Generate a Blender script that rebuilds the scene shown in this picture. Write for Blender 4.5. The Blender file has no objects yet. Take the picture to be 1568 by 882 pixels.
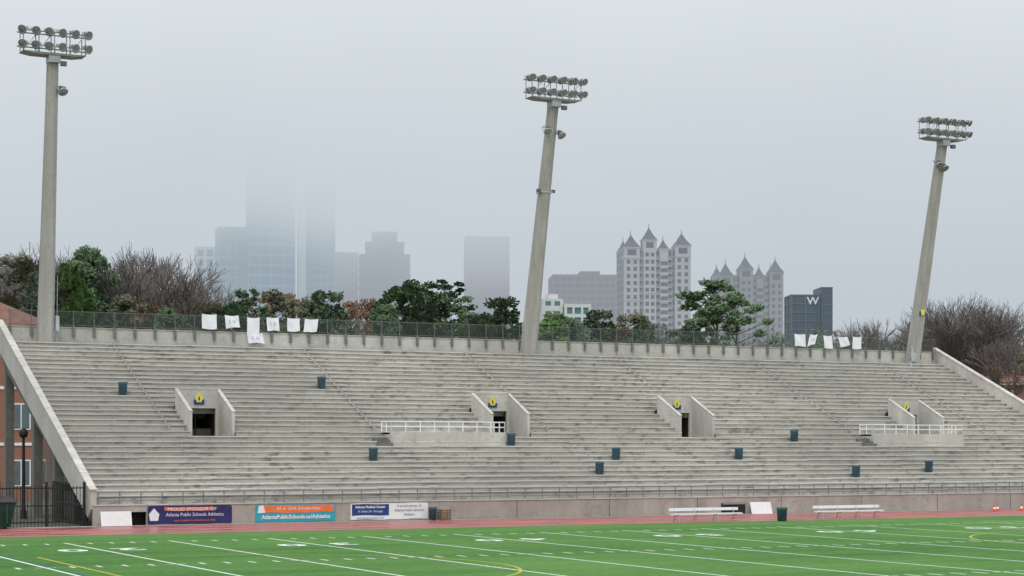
import bpy, math, random
from mathutils import Vector, Matrix
R=random.Random(7)
sc=bpy.context.scene
A=math.radians(26.9); CA,SA=math.cos(A),math.sin(A)
CAM=(-25.07,-96.9,4.08)
K=0.4408            # rake of the seating

def image_to_site(b,dist):  # offsets are read from image pixels, depths are assumed
    """image x offset (tangent off the sight axis) and chosen camera depth -> site x,y"""
    return (CAM[0]+dist*(b*CA+SA), CAM[1]+dist*(CA-b*SA))

# ------------------------------------------------------------ materials
def newmat(name):
    m=bpy.data.materials.new(name); m.use_nodes=True
    nt=m.node_tree; b=nt.nodes['Principled BSDF']
    return m,nt,b
def plain(name,col,rough=.7,metal=0.,var=.15,scale=3.,spec=.3):
    m,nt,b=newmat(name)
    b.inputs['Roughness'].default_value=rough; b.inputs['Metallic'].default_value=metal
    b.inputs['Specular IOR Level'].default_value=spec
    tc=nt.nodes.new('ShaderNodeTexCoord'); n=nt.nodes.new('ShaderNodeTexNoise')
    n.inputs['Scale'].default_value=scale; n.inputs['Detail'].default_value=5
    nt.links.new(tc.outputs['Object'],n.inputs['Vector'])
    r=nt.nodes.new('ShaderNodeValToRGB')
    r.color_ramp.elements[0].position=.3; r.color_ramp.elements[1].position=.7
    r.color_ramp.elements[0].color=[c*(1-var) for c in col]+[1]
    r.color_ramp.elements[1].color=[min(1,c*(1+var)) for c in col]+[1]
    nt.links.new(n.outputs['Fac'],r.inputs['Fac']); nt.links.new(r.outputs['Color'],b.inputs['Base Color'])
    return m
def concrete(name,col,dirt=(.16,.15,.135),streak=(.25,.8,3.5),amt=.55,amt2=.5,fine=.35):
    m,nt,b=newmat(name); L=nt.links.new; N=nt.nodes.new
    b.inputs['Roughness'].default_value=.85; b.inputs['Specular IOR Level'].default_value=.2
    tc=N('ShaderNodeTexCoord')
    def noise(sc3,scale,detail=6,rough=.6):
        mp=N('ShaderNodeMapping'); mp.inputs['Scale'].default_value=sc3
        L(tc.outputs['Object'],mp.inputs['Vector'])
        n=N('ShaderNodeTexNoise'); n.inputs['Scale'].default_value=scale; n.inputs['Detail'].default_value=detail
        n.inputs['Roughness'].default_value=rough
        L(mp.outputs['Vector'],n.inputs['Vector']); return n.outputs['Fac']
    def ramp(f,a,bb,v0,v1):
        r=N('ShaderNodeMapRange'); r.inputs['From Min'].default_value=a; r.inputs['From Max'].default_value=bb
        r.inputs['To Min'].default_value=v0; r.inputs['To Max'].default_value=v1; L(f,r.inputs['Value']); return r.outputs['Result']
    def mix(f,c1,c2):
        x=N('ShaderNodeMix'); x.data_type='RGBA'
        L(f,x.inputs['Factor'])
        for i,c in ((6,c1),(7,c2)):
            if isinstance(c,tuple): x.inputs[i].default_value=c+(1,)
            else: L(c,x.inputs[i])
        return x.outputs[2]
    lo=tuple(c*.78 for c in col); hi=tuple(min(1,c*1.12) for c in col)
    c=mix(ramp(noise(streak,1.0,8,.7),.35,.65,0,1),lo,hi)
    c=mix(ramp(noise((1.1,2.2,2.2),1.3,4,.6),.53,.70,0,amt),c,dirt)
    c=mix(ramp(noise((.06,.1,.1),1,4),.4,.62,0,amt2),c,tuple(x*.62 for x in col))
    c=mix(ramp(noise((1,1,1),9,4),.5,.75,0,fine),c,dirt)
    L(c,b.inputs['Base Color'])
    return m
M={}
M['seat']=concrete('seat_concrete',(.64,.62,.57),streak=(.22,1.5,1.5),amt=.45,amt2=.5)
M['riser']=concrete('riser_concrete',(.48,.465,.42),streak=(.3,1.5,1.5),amt=.9,amt2=.5)  # darker than the seats: staining, plus shade under the lips put into the colour
M['step']=concrete('step_concrete',(.50,.48,.44),streak=(.5,1.5,1.5),amt=.6)
M['wall']=concrete('wall_concrete',(.58,.565,.52),streak=(.5,.5,.15),amt=.25,amt2=.3)
M['frontwall']=concrete('front_wall_concrete',(.45,.41,.37),streak=(.8,.8,.2),amt=.35,amt2=.4)
M['pole']=concrete('pole_concrete',(.43,.42,.385),streak=(1,1,.1),amt=.12,amt2=.2)
M['stub']=plain('fence_post_paint',(.17,.17,.165),.7)
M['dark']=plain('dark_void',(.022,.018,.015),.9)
M['doorb']=plain('brown_door',(.05,.035,.025),.8)
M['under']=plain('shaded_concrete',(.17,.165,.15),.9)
M['rail']=plain('galvanised_rail',(.22,.225,.225),.5,.2)
M['white']=plain('white_paint',(.80,.81,.82),.45,var=.05)
M['paper']=plain('banner_cloth',(.82,.83,.88),.7,var=.06,scale=2)
M['paperink']=plain('banner_print',(.58,.60,.74),.7,var=.1,scale=2)
M['can']=plain('bin_paint',(.035,.085,.115),.5,var=.3)
M['canlid']=plain('bin_rim',(.06,.12,.15),.5)
M['navy']=plain('navy_vinyl',(.035,.03,.13),.5,var=.2)
M['teal']=plain('teal_vinyl',(.04,.36,.47),.5,var=.1)
M['orange']=plain('orange_vinyl',(.80,.20,.06),.5,var=.1)
M['blue']=plain('blue_vinyl',(.02,.06,.22),.5)
M['yellow']=plain('yellow_paint',(.72,.66,.06),.6)
M['black']=plain('black_metal',(.02,.02,.022),.6)
M['lampbody']=plain('lamp_housing',(.12,.14,.145),.45,.4)
M['lamprim']=plain('lamp_rim',(.60,.63,.65),.3,.7)
M['lens']=plain('lamp_glass',(.20,.23,.245),.1,.0,spec=.9)
M['galv']=plain('galvanised_steel',(.40,.42,.43),.45,.4)
M['turfwhite']=plain('turf_white',(.66,.74,.68),.9,var=.25,scale=6)
M['trackline']=plain('worn_track_line',(.50,.30,.28),.6,var=.3,scale=4)
M['turfyellow']=plain('turf_yellow',(.46,.44,.06),.9)
M['turfblue']=plain('turf_blue',(.03,.13,.20),.9)
M['redroof']=plain('roof_tiles',(.20,.10,.075),.8,var=.3,scale=2)
M['bark']=plain('bark',(.10,.085,.072),.9,var=.3)
M['twig']=plain('twigs',(.105,.09,.082),.9,var=.3)
M['twiggrey']=plain('grey_twigs',(.185,.17,.165),.9,var=.3)  # paler twigs: distance haze put into the colour
M['glasswin']=plain('window_glass',(.10,.14,.15),.15,spec=.8)
M['wood']=plain('timber',(.22,.14,.08),.8)
M['dumpster']=plain('dumpster_paint',(.02,.06,.045),.6)
M['cone']=plain('cone_rubber',(.60,.09,.05),.6)

def leafmat(name,c1,c2,c3):
    m,nt,b=newmat(name); L=nt.links.new; N=nt.nodes.new
    b.inputs['Roughness'].default_value=.7; b.inputs['Specular IOR Level'].default_value=.15
    g=N('ShaderNodeTexCoord'); n=N('ShaderNodeTexNoise'); n.inputs['Scale'].default_value=.75; n.inputs['Detail'].default_value=6
    n.inputs['Roughness'].default_value=.75
    L(g.outputs['Object'],n.inputs['Vector'])
    r=N('ShaderNodeValToRGB'); e=r.color_ramp.elements
    e[0].position=.34; e[0].color=c1+(1,); e[1].position=.66; e[1].color=c3+(1,)
    x=e.new(.5); x.color=c2+(1,)
    L(n.outputs['Fac'],r.inputs['Fac']); L(r.outputs['Color'],b.inputs['Base Color'])
    return m
M['leaf']=leafmat('evergreen_leaves',(.055,.095,.052),(.10,.165,.082),(.15,.225,.11))
M['leafd']=leafmat('dark_evergreen_leaves',(.045,.075,.048),(.08,.125,.072),(.12,.175,.10))
M['leafb']=leafmat('bright_leaves',(.07,.135,.045),(.13,.225,.075),(.18,.29,.10))
M['leafo']=leafmat('autumn_leaves',(.12,.08,.05),(.21,.13,.075),(.28,.18,.095))
M['leafg']=leafmat('olive_leaves',(.075,.08,.052),(.14,.14,.09),(.19,.185,.12))

def brickmat():
    m,nt,b=newmat('brick'); L=nt.links.new; N=nt.nodes.new
    b.inputs['Roughness'].default_value=.85
    g=N('ShaderNodeTexCoord'); mp=N('ShaderNodeMapping'); mp.inputs['Rotation'].default_value=(math.pi/2,0,0)
    br=N('ShaderNodeTexBrick'); br.inputs['Scale'].default_value=3
    br.inputs['Color1'].default_value=(.25,.095,.06,1); br.inputs['Color2'].default_value=(.32,.13,.08,1)
    br.inputs['Mortar'].default_value=(.28,.22,.18,1)
    L(g.outputs['Object'],mp.inputs['Vector']); L(mp.outputs['Vector'],br.inputs['Vector']); L(br.outputs['Color'],b.inputs['Base Color'])
    return m
M['brick']=brickmat()
def chainmat():
    m,nt,b=newmat('chain_link'); L=nt.links.new; N=nt.nodes.new
    b.inputs['Base Color'].default_value=(.09,.115,.11,1); b.inputs['Roughness'].default_value=.6
    g=N('ShaderNodeTexCoord'); s=N('ShaderNodeSeparateXYZ'); L(g.outputs['Object'],s.inputs[0])
    def ma(op,a,bb):
        x=N('ShaderNodeMath'); x.operation=op
        for i,v in enumerate((a,bb)):
            if isinstance(v,(int,float)): x.inputs[i].default_value=v
            else: L(v,x.inputs[i])
        return x.outputs[0]
    p=ma('ADD',s.outputs['X'],s.outputs['Z']); q=ma('SUBTRACT',s.outputs['X'],s.outputs['Z'])
    f1=ma('LESS_THAN',ma('FRACT',ma('MULTIPLY',p,12.),0),.14); f2=ma('LESS_THAN',ma('FRACT',ma('MULTIPLY',q,12.),0),.14)
    L(ma('MAXIMUM',f1,f2),b.inputs['Alpha']); return m
M['chain']=chainmat()

# ------------------------------------------------------------ mesh builder
class B:
    def __init__(s): s.v=[];s.f=[];s.m=[];s.mats=[]
    def mi(s,k):
        if k not in s.mats: s.mats.append(k)
        return s.mats.index(k)
    def face(s,pts,k):
        n=len(s.v); s.v+=[tuple(p) for p in pts]; s.f.append(tuple(range(n,n+len(pts)))); s.m.append(s.mi(k))
    def hexa(s,p,k):
        n=len(s.v); s.v+=[tuple(q) for q in p]; i=s.mi(k)
        for q in ((0,3,2,1),(4,5,6,7),(0,1,5,4),(1,2,6,5),(2,3,7,6),(3,0,4,7)):
            s.f.append(tuple(n+j for j in q)); s.m.append(i)
    def box(s,x0,x1,y0,y1,z0,z1,k):
        s.hexa([(x0,y0,z0),(x1,y0,z0),(x1,y1,z0),(x0,y1,z0),(x0,y0,z1),(x1,y0,z1),(x1,y1,z1),(x0,y1,z1)],k)
    def tube(s,a,b,r0,r1,k,n=6,cap=True):
        a=Vector(a);b=Vector(b);d=(b-a)
        if d.length<1e-6:return
        d.normalize(); u=d.orthogonal().normalized(); w=d.cross(u)
        n0=len(s.v); i=s.mi(k)
        for p,r in ((a,r0),(b,r1)):
            for j in range(n):
                t=2*math.pi*j/n; s.v.append(tuple(p+(u*math.cos(t)+w*math.sin(t))*r))
        for j in range(n):
            s.f.append((n0+j,n0+(j+1)%n,n0+n+(j+1)%n,n0+n+j)); s.m.append(i)
        if cap:
            s.f.append(tuple(n0+n+j for j in range(n))); s.m.append(i)
            s.f.append(tuple(n0+j for j in reversed(range(n)))); s.m.append(i)
    def lathe(s,prof,k,n=16,o=(0,0,0)):
        n0=len(s.v); i=s.mi(k)
        for r,z in prof:
            for j in range(n):
                t=2*math.pi*j/n; s.v.append((o[0]+r*math.cos(t),o[1]+r*math.sin(t),o[2]+z))
        for a in range(len(prof)-1):
            for j in range(n):
                s.f.append((n0+a*n+j,n0+a*n+(j+1)%n,n0+(a+1)*n+(j+1)%n,n0+(a+1)*n+j)); s.m.append(i)
    def prismx(s,poly,x0,x1,k):
        n=len(poly); n0=len(s.v); i=s.mi(k)
        s.v+=[(x0,y,z) for y,z in poly]+[(x1,y,z) for y,z in poly]
        s.f.append(tuple(n0+j for j in reversed(range(n)))); s.m.append(i)
        s.f.append(tuple(n0+n+j for j in range(n))); s.m.append(i)
        for j in range(n):
            s.f.append((n0+j,n0+(j+1)%n,n0+n+(j+1)%n,n0+n+j)); s.m.append(i)
    def mesh(s,name,smooth=False):
        me=bpy.data.meshes.new(name); me.from_pydata(s.v,[],s.f)
        for k in s.mats: me.materials.append(M[k])
        me.polygons.foreach_set('material_index',s.m)
        if smooth: me.polygons.foreach_set('use_smooth',[True]*len(s.f))
        me.update(); return me
    def obj(s,name,loc=(0,0,0),rz=0,parent=None,smooth=False):
        return put(s.mesh(name,smooth),name,loc,rz,parent)
def put(me,name,loc=(0,0,0),rz=0,parent=None,scale=1):
    o=bpy.data.objects.new(name,me); sc.collection.objects.link(o); o.location=loc
    o.rotation_euler=(0,0,rz)
    o.scale=(scale,)*3 if isinstance(scale,(int,float)) else scale
    if parent: o.parent=parent
    return o
def empty(name,loc=(0,0,0),rz=0):
    o=bpy.data.objects.new(name,None); sc.collection.objects.link(o); o.location=loc; o.rotation_euler=(0,0,rz); o.empty_display_size=.5
    return o
def text(name,txt,size,mat,parent,loc,rot,sx=1,bold=0.0):
    cu=bpy.data.curves.new(name,'FONT'); cu.body=txt; cu.size=size; cu.align_x='CENTER'; cu.align_y='CENTER'; cu.offset=bold
    cu.resolution_u=2
    o=bpy.data.objects.new(name+'_c',cu); sc.collection.objects.link(o)
    dg=bpy.context.evaluated_depsgraph_get(); me=bpy.data.meshes.new_from_object(o.evaluated_get(dg))
    bpy.data.objects.remove(o); me.materials.clear(); me.materials.append(M[mat])
    q=bpy.data.objects.new(name,me); sc.collection.objects.link(q); q.location=loc; q.rotation_euler=rot; q.scale=(sx,1,1)
    if parent: q.parent=parent
    return q

# ------------------------------------------------------------ ground
def groundmat():
    m,nt,b=newmat('rough_ground'); L=nt.links.new; N=nt.nodes.new
    b.inputs['Roughness'].default_value=.95
    g=N('ShaderNodeTexCoord'); n=N('ShaderNodeTexNoise'); n.inputs['Scale'].default_value=.15; n.inputs['Detail'].default_value=8
    L(g.outputs['Object'],n.inputs['Vector']); r=N('ShaderNodeValToRGB'); e=r.color_ramp.elements
    e[0].position=.4; e[0].color=(.05,.06,.035,1); e[1].position=.6; e[1].color=(.10,.09,.075,1)
    L(n.outputs['Fac'],r.inputs['Fac']); L(r.outputs['Color'],b.inputs['Base Color']); return m
M['ground']=groundmat()
def turfmat():
    m,nt,b=newmat('turf'); L=nt.links.new; N=nt.nodes.new
    b.inputs['Roughness'].default_value=.85; b.inputs['Specular IOR Level'].default_value=.15
    g=N('ShaderNodeTexCoord')
    def noise(s3,scale,det=6):
        mp=N('ShaderNodeMapping'); mp.inputs['Scale'].default_value=s3; L(g.outputs['Object'],mp.inputs['Vector'])
        n=N('ShaderNodeTexNoise'); n.inputs['Scale'].default_value=scale; n.inputs['Detail'].default_value=det; n.inputs['Roughness'].default_value=.7
        L(mp.outputs['Vector'],n.inputs['Vector']); return n.outputs['Fac']
    r=N('ShaderNodeValToRGB'); e=r.color_ramp.elements
    e[0].position=.40; e[0].color=(.045,.145,.026,1); e[1].position=.60; e[1].color=(.125,.27,.066,1)
    def add(x,y):
        a=N('ShaderNodeMath'); a.operation='ADD'; L(x,a.inputs[0]); L(y,a.inputs[1]); return a.outputs[0]
    a2=N('ShaderNodeMath'); a2.operation='MULTIPLY'; a2.inputs[1].default_value=.3333
    L(add(add(noise((.10,.5,1),1),noise((1,.6,1),3.5,8)),noise((.03,.05,1),1,3)),a2.inputs[0])
    L(a2.outputs[0],r.inputs['Fac']); L(r.outputs['Color'],b.inputs['Base Color'])
    n=noise((1,1,1),25,3); bp=N('ShaderNodeBump'); bp.inputs['Distance'].default_value=.03; L(n,bp.inputs['Height']); L(bp.outputs['Normal'],b.inputs['Normal'])
    return m
M['turf']=turfmat()
def trackmat():
    m,nt,b=newmat('wet_track'); L=nt.links.new; N=nt.nodes.new
    g=N('ShaderNodeTexCoord'); mp=N('ShaderNodeMapping'); mp.inputs['Scale'].default_value=(.25,.9,1); L(g.outputs['Object'],mp.inputs['Vector'])
    n=N('ShaderNodeTexNoise'); n.inputs['Scale'].default_value=1; n.inputs['Detail'].default_value=6; L(mp.outputs['Vector'],n.inputs['Vector'])
    r=N('ShaderNodeValToRGB'); e=r.color_ramp.elements
    e[0].position=.35; e[0].color=(.27,.065,.06,1); e[1].position=.65; e[1].color=(.42,.12,.11,1)
    L(n.outputs['Fac'],r.inputs['Fac']); L(r.outputs['Color'],b.inputs['Base Color'])
    q=N('ShaderNodeMapRange'); q.inputs['From Min'].default_value=.4; q.inputs['From Max'].default_value=.6; q.inputs['To Min'].default_value=.2; q.inputs['To Max'].default_value=.6
    L(n.outputs['Fac'],q.inputs['Value']); L(q.outputs['Result'],b.inputs['Roughness']); return m
M['track']=trackmat()
b=B(); b.face([(-4000,-4000,0),(5000,-4000,0),(5000,5000,0),(-4000,5000,0)],'ground'); b.obj('ground')
b=B(); b.face([(-60,-95,.004),(140,-95,.004),(140,-10,.004),(-60,-10,.004)],'turf'); b.obj('football_field')
b=B(); b.face([(-60,-10.0,.008),(140,-10.0,.008),(140,-.9,.008),(-60,-.9,.008)],'track')
for i in range(8):
    y=-9.9+i*1.12; b.face([(-60,y,.012),(140,y,.012),(140,y+.05,.012),(-60,y+.05,.012)],'trackline')
b.obj('running_track')
b=B(); b.box(-60,140,-.9,-.3,-.1,.03,'frontwall'); b.obj('concrete_apron')
# painted markings
b=B(); z=.009
def strip(x0,x1,y0,y1,k): b.face([(x0,y0,z),(x1,y0,z),(x1,y1,z),(x0,y1,z)],k)
for i in range(-8,24):
    s=3.54+4.572*i
    strip(s-.065,s+.065,-65.2,-16.4,'turfwhite')
for i in range(-50,110):
    s=3.54+.9144*i
    for d in (-17.2,-32.7,-48.9,-64.4):
        if i%5: strip(s-.06,s+.06,d-.4,d+.4,'turfwhite')
for i in range(-8,24):
    s=3.54+4.572*i
    for d in (-32.7,-48.9): strip(s-.35,s+.35,d-.05,d+.05,'turfwhite')
z=.013
strip(-10.01,-9.94,-62,-17,'turfblue'); strip(-9.1,-8.98,-60,-26.5,'turfyellow')
for cx,cy,a0,a1 in ((-4.6,-37.0,-75,95),(39.4,-35.5,100,250)):
    n=60
    for j in range(n):
        t0=math.radians(a0+(a1-a0)*j/n); t1=math.radians(a0+(a1-a0)*(j+1)/n)
        r0,r1=9.09,9.20
        b.face([(cx+r0*math.cos(t0),cy+r0*math.sin(t0),z),(cx+r1*math.cos(t0),cy+r1*math.sin(t0),z),(cx+r1*math.cos(t1),cy+r1*math.sin(t1),z),(cx+r0*math.cos(t1),cy+r0*math.sin(t1),z)],'turfyellow')
mk=b.obj('field_markings')
for i,t in enumerate(['20','30','40','50','40','30','20','10']):
    s=3.54+9.144*(i-1)
    for j,ch in enumerate(t):
        text('yard_number',ch,2.2,'turfwhite',mk,(s+(.75 if j==0 else -.75)*1.5,-22.4,.014),(0,0,math.pi),1.1,.06)

# ------------------------------------------------------------ grandstand
LEN=73.3
portals=[9.15,28.55,42.35,61.65]; PH=1.2; PB=11.75
b=B()
def spans(blocks):
    out=[];a=0.0
    for c in blocks: out.append((a,c-PH-.17)); a=c+PH+.17
    out.append((a,LEN)); return out
rows=[]
for i in range(12): rows.append((.8+.66*i,.66))
rows.append((8.72,.88))
for i in range(19): rows.append((9.6+.66*i,.66))
def rowz(d): return 1.05+K*(d+.33)
aisles=[7.1,19.9,31.8,43.7,55.6,67.4]
for d0,t in rows:
    zt=rowz(d0); d1=d0+t
    sp=spans(portals) if (d1>9.2 and d0<PB) else [(0,LEN)]
    for a,c in sp:
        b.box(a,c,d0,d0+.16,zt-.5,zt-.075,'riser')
        x=a
        while x<c-.01:            # seat planks laid in sections with slightly uneven joints
            x1=min(c,x+R.uniform(3.2,4.4))
            if c-x1<1: x1=c
            dz=R.uniform(-.014,.014); dy=R.uniform(-.014,.014)
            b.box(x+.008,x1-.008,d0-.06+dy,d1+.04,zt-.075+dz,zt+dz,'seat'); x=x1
    if t<.7:
        for s in aisles:
            if any(abs(s-p)<PH+.6 for p in portals) and d0<PB and d0>9: continue
            b.box(s-.42,s+.42,d0-.34,d0-.095,zt-.5,zt-.20,'step')
            if d0>9: b.box(s-.46,s-.425,d0-.36,d1-.4,zt-.5,zt+.02,'step')
b.box(0,LEN,.0,.9,.9,1.03,'seat')
b.obj('grandstand_seating')
b=B()
b.box(-.3,LEN+.3,22.75,23.0,9.6,11.62,'wall')
b.box(0,LEN,22.45,22.745,10.6,11.62,'wall')
b.box(-.3,LEN+.3,22.4,23.05,11.623,11.68,'wall')
for s0,s1 in ((-.32,-.02),(LEN+.02,LEN+.32)):
    b.prismx([(-.2,.9),(-.2,1.85),(0.1,1.95),(22.74,11.95),(22.74,10.3),(.4,.45)],s0,s1,'wall')
    b.prismx([(-.25,1.856),(-.25,1.93),(.08,2.02),(22.74,12.05),(22.74,11.96),(.1,1.957)],s0-.05,s1+.05,'seat')
for s in [0.25]+[7.9+7.9*i for i in range(8)]+[LEN-.25]:
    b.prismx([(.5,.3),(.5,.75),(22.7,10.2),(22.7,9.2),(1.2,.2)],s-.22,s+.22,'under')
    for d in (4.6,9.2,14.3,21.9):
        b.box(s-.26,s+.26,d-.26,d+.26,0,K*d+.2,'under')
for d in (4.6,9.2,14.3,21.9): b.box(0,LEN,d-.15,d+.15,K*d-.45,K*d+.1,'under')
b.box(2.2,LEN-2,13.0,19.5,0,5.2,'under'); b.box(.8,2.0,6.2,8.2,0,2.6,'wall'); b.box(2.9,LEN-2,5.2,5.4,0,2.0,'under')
for i in range(8): b.box(.7,1.9,8.3+.3*i,8.6+.3*i,2.0,2.6-.17*i+ .2,'wall')
b.obj('grandstand_structure')
b=B()
b.box(-.2,1.7,-.22,0,0,1.05,'frontwall'); b.box(2.62,LEN,-.22,0,0,1.05,'frontwall')
b.box(1.7,2.62,-.22,0,.72,1.05,'frontwall'); b.box(1.7,2.62,.3,.4,0,.9,'dark')
b.box(-.25,LEN,-.26,.03,1.053,1.12,'wall')
for s in [i*6.1+6 for i in range(11)]: b.box(s-.015,s+.015,-.225,-.2,0,1.05,'dark')
b.obj('front_wall')
b=B()
def railing(b,pts,h,post,rails,k,r=.025):
    for (p,q) in zip(pts[:-1],pts[1:]):
        p=Vector(p);q=Vector(q);L=(q-p).length;n=max(1,round(L/post))
        for i in range(n+1):
            o=p.lerp(q,i/n); b.tube(o,o+Vector((0,0,h)),r,r,k,5)
        for f in rails: b.tube(p+Vector((0,0,h*f)),q+Vector((0,0,h*f)),r*.9,r*.9,k,5)
railing(b,[(0.1,-.1,1.12),(LEN,-.1,1.12)],.64,1.12,(1,.62,.3),'rail',.034)
b.obj('front_railing')

# portals
for c in portals:
    b=B()
    for s0,s1 in ((c-PH-.17,c-PH),(c+PH,c+PH+.17)):
        b.prismx([(9.0,4.0),(9.0,6.15),(PB+.05,7.50),(PB+.05,4.0)],s0,s1,'wall')
        b.prismx([(8.97,6.155),(8.97,6.2),(PB+.07,7.56),(PB+.07,7.51)],s0-.02,s1+.02,'seat')
    b.box(c-PH,c+PH,PB-.18,PB,6.40,7.5,'wall'); b.box(c-PH,c+PH,PB-.2,PB+.02,7.503,7.56,'seat')
    b.box(c-PH,c-PH+.16,PB-.18,PB,4.25,6.398,'wall'); b.box(c+PH-.16,c+PH,PB-.18,PB,4.25,6.398,'wall')
    b.box(c-PH+.163,c-PH+.23,PB-.2,PB-.03,4.25,6.39,'rail')
    b.box(c+.1,c+.16,PB+.9,PB+1,4.25,6.39,'doorb')
    b.box(c-PH,c+PH,9.0,PB+3,4.1,4.25,'wall')
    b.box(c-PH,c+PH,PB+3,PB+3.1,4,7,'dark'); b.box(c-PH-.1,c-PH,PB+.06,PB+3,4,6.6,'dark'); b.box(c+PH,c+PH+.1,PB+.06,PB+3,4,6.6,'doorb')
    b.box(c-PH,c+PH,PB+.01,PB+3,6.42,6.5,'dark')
    b.obj('stand_portal')
    g=empty('portal_sign',(c,PB-.21,6.66))
    q=B(); q.box(-.30,.30,-.02,.015,-.03,.60,'wall'); q.obj('backing',parent=g)
    q=B(); q.face([(-.32,-.03,-.04),(-.02,-.03,-.04),(-.16,-.03,.20),(-.32,-.03,.28)],'blue'); q.face([(.02,-.03,-.04),(.32,-.03,-.04),(.32,-.03,.28),(.16,-.03,.20)],'blue'); q.face([(-.1,-.034,-.02),(.1,-.034,-.02),(.08,-.034,.1),(-.08,-.034,.1)],'navy'); q.obj('lower_panel',parent=g)
    q=B(); q.face([(-.14,-.036,.10),(.14,-.036,.10),(.20,-.036,.30),(.20,-.036,.44),(.12,-.036,.60),(0,-.036,.64),(-.12,-.036,.60),(-.20,-.036,.44),(-.20,-.036,.30)],'yellow')
    q.face([(-.05,-.04,.2),(.05,-.04,.2),(.04,-.04,.42),(-.04,-.04,.42)],'navy'); q.obj('emblem',parent=g)
for s0,s1 in ((19.7,27.4),(55.5,63.4)):
    b=B()
    b.box(s0,s1,7.35,7.55,4.0,5.0,'wall'); b.box(s0,s1,7.55,9.0,4.86,4.98,'seat')
    b.box(s0,s0+.2,7.551,8.9,4.2,4.97,'wall'); b.box(s1-.2,s1,7.551,8.9,4.2,4.97,'wall')
    for i in range(4): b.box(s0-.9,s0-.03,6.9+.4*i,7.3+.4*i,4.0,4.35+.15*i,'under')
    railing(b,[(s0+.05,8.9,5.0),(s0+.05,7.42,5.0),(s1-.05,7.42,5.0),(s1-.05,8.9,5.0)],.62,.95,(1,.5),'white',.035)
    b.obj('viewing_platform')
b=B()
s=.4
while s<LEN:
    b.box(s-.075,s+.075,22.28,22.39,11.05,11.72,'stub')
    b.tube((s,22.37,11.7),(s,22.37,12.72),.03,.025,'stub',6); s+=1.32
b.tube((.3,22.37,12.66),(LEN,22.37,12.66),.018,.018,'stub',5); b.tube((.3,22.37,11.78),(LEN,22.37,11.78),.02,.02,'stub',5)
b.face([(.3,22.345,11.72),(LEN,22.345,11.72),(LEN,22.345,12.66),(.3,22.345,12.66)],'chain')
b.obj('chain_link_fence')
def cloth(s0,s1,z0,z1,name='hanging_banner',y=22.27,slant=0,curl=.06,fold=0):
    b=B(); n=8; m=6; idx=lambda i,j:i*(m+1)+j
    i0=b.mi('paper'); i1=b.mi('paperink'); ph=R.random()*6
    for i in range(n+1):
        for j in range(m+1):
            u=i/n;v=j/m
            x=s0+(s1-s0)*u+slant*(1-v); zz=z0+(z1-z0)*v-.05*math.sin(u*math.pi)*v+fold*u*(1-v)
            b.v.append((x,y-abs(curl*math.sin(3*u+ph+2*v))-.02,zz+.03*math.sin(5*u+ph)*(1-v)))
    for i in range(n):
        for j in range(m):
            b.f.append((idx(i,j),idx(i+1,j),idx(i+1,j+1),idx(i,j+1))); b.m.append(i1 if (j in(2,3) and i in (2,4,5) and ph>3.6) else i0)
    b.tube((s0+.03,y+.03,z1),(s0+.03,y+.09,z1+.02),.015,.015,'galv',4); b.tube((s1-.03,y+.03,z1),(s1-.03,y+.09,z1+.02),.015,.015,'galv',4)
    b.obj(name)
for s,w,z0,z1,sl,fo in ((12.72,1.0,11.8,12.78,0,0),(14.25,.95,11.85,12.75,.12,.15),(15.8,.85,11.55,12.65,0,0),(17.15,.85,11.8,12.7,.05,0),(18.6,.88,11.78,12.7,0,.05),(19.85,.95,11.75,12.68,-.12,.1),
    (59.5,1.0,11.8,12.75,.1,0),(61.0,.70,11.8,12.75,-.3,.2),(62.2,.80,11.75,12.7,.15,-.1),(63.6,.90,11.78,12.65,.25,.25),(65.0,.85,11.72,12.68,.0,0)):
    cloth(s,s+w,z0,z1,slant=sl,fold=fo)
cloth(15.75,16.85,10.95,11.62,y=22.20,slant=.15)

# ------------------------------------------------------------ bins
bb=B()
bb.lathe([(.20,0),(.245,.02),(.27,.62),(.285,.64),(.285,.70),(.27,.72),(.255,.70),(.22,.1),(0,.1)],'can',18)
bb.lathe([(.292,.62),(.298,.66),(.292,.70)],'canlid',18)
bb.tube((.27,0,.5),(.32,0,.56),.02,.02,'canlid',5); bb.tube((-.27,0,.5),(-.32,0,.56),.02,.02,'canlid',5)
canm=bb.mesh('litter_bin',True)
for s,d in ((5.2,13.8),(18.3,15.2),(17.6,5.4),(27.6,6.9),(31.6,3.1),(33.9,5.4),(43.0,5.4),(49.2,8.0),(50.3,2.6),(56.8,3.0)):
    best=min(rows,key=lambda r:abs(r[0]+.33-d)); dd=best[0]+.29
    put(canm,'litter_bin',(s,dd,rowz(best[0])+.012),R.random()*6,scale=(.98,.98,1.08))
put(canm,'litter_bin',(35.6,-10.3,.004),0,scale=(1.05,1.05,1.05))
put(canm,'litter_bin',(18.75,-.75,.03),1,scale=(.85,.85,1.0))
b=B()
for i in range(4): b.box(19.15,19.75,-.95,-.55,.08+.14*i,.17+.14*i,'wood')
for x in (19.15,19.72):
    for y in (-.97,-.56): b.box(x,x+.04,y,y+.04,.03,.62,'bark')
b.obj('wooden_crate')
for x,y in ((56.6,-3.6),(57.2,-3.2),(59.0,-3.4)):
    b=B(); b.box(-.18,.18,-.18,.18,0,.03,'cone'); b.lathe([(.14,.031),(.10,.16)],'cone',12); b.lathe([(.10,.16),(.065,.29)],'white',12); b.lathe([(.065,.29),(.025,.44),(0,.44)],'cone',12); b.obj('traffic_cone',(x,y,.008))
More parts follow.
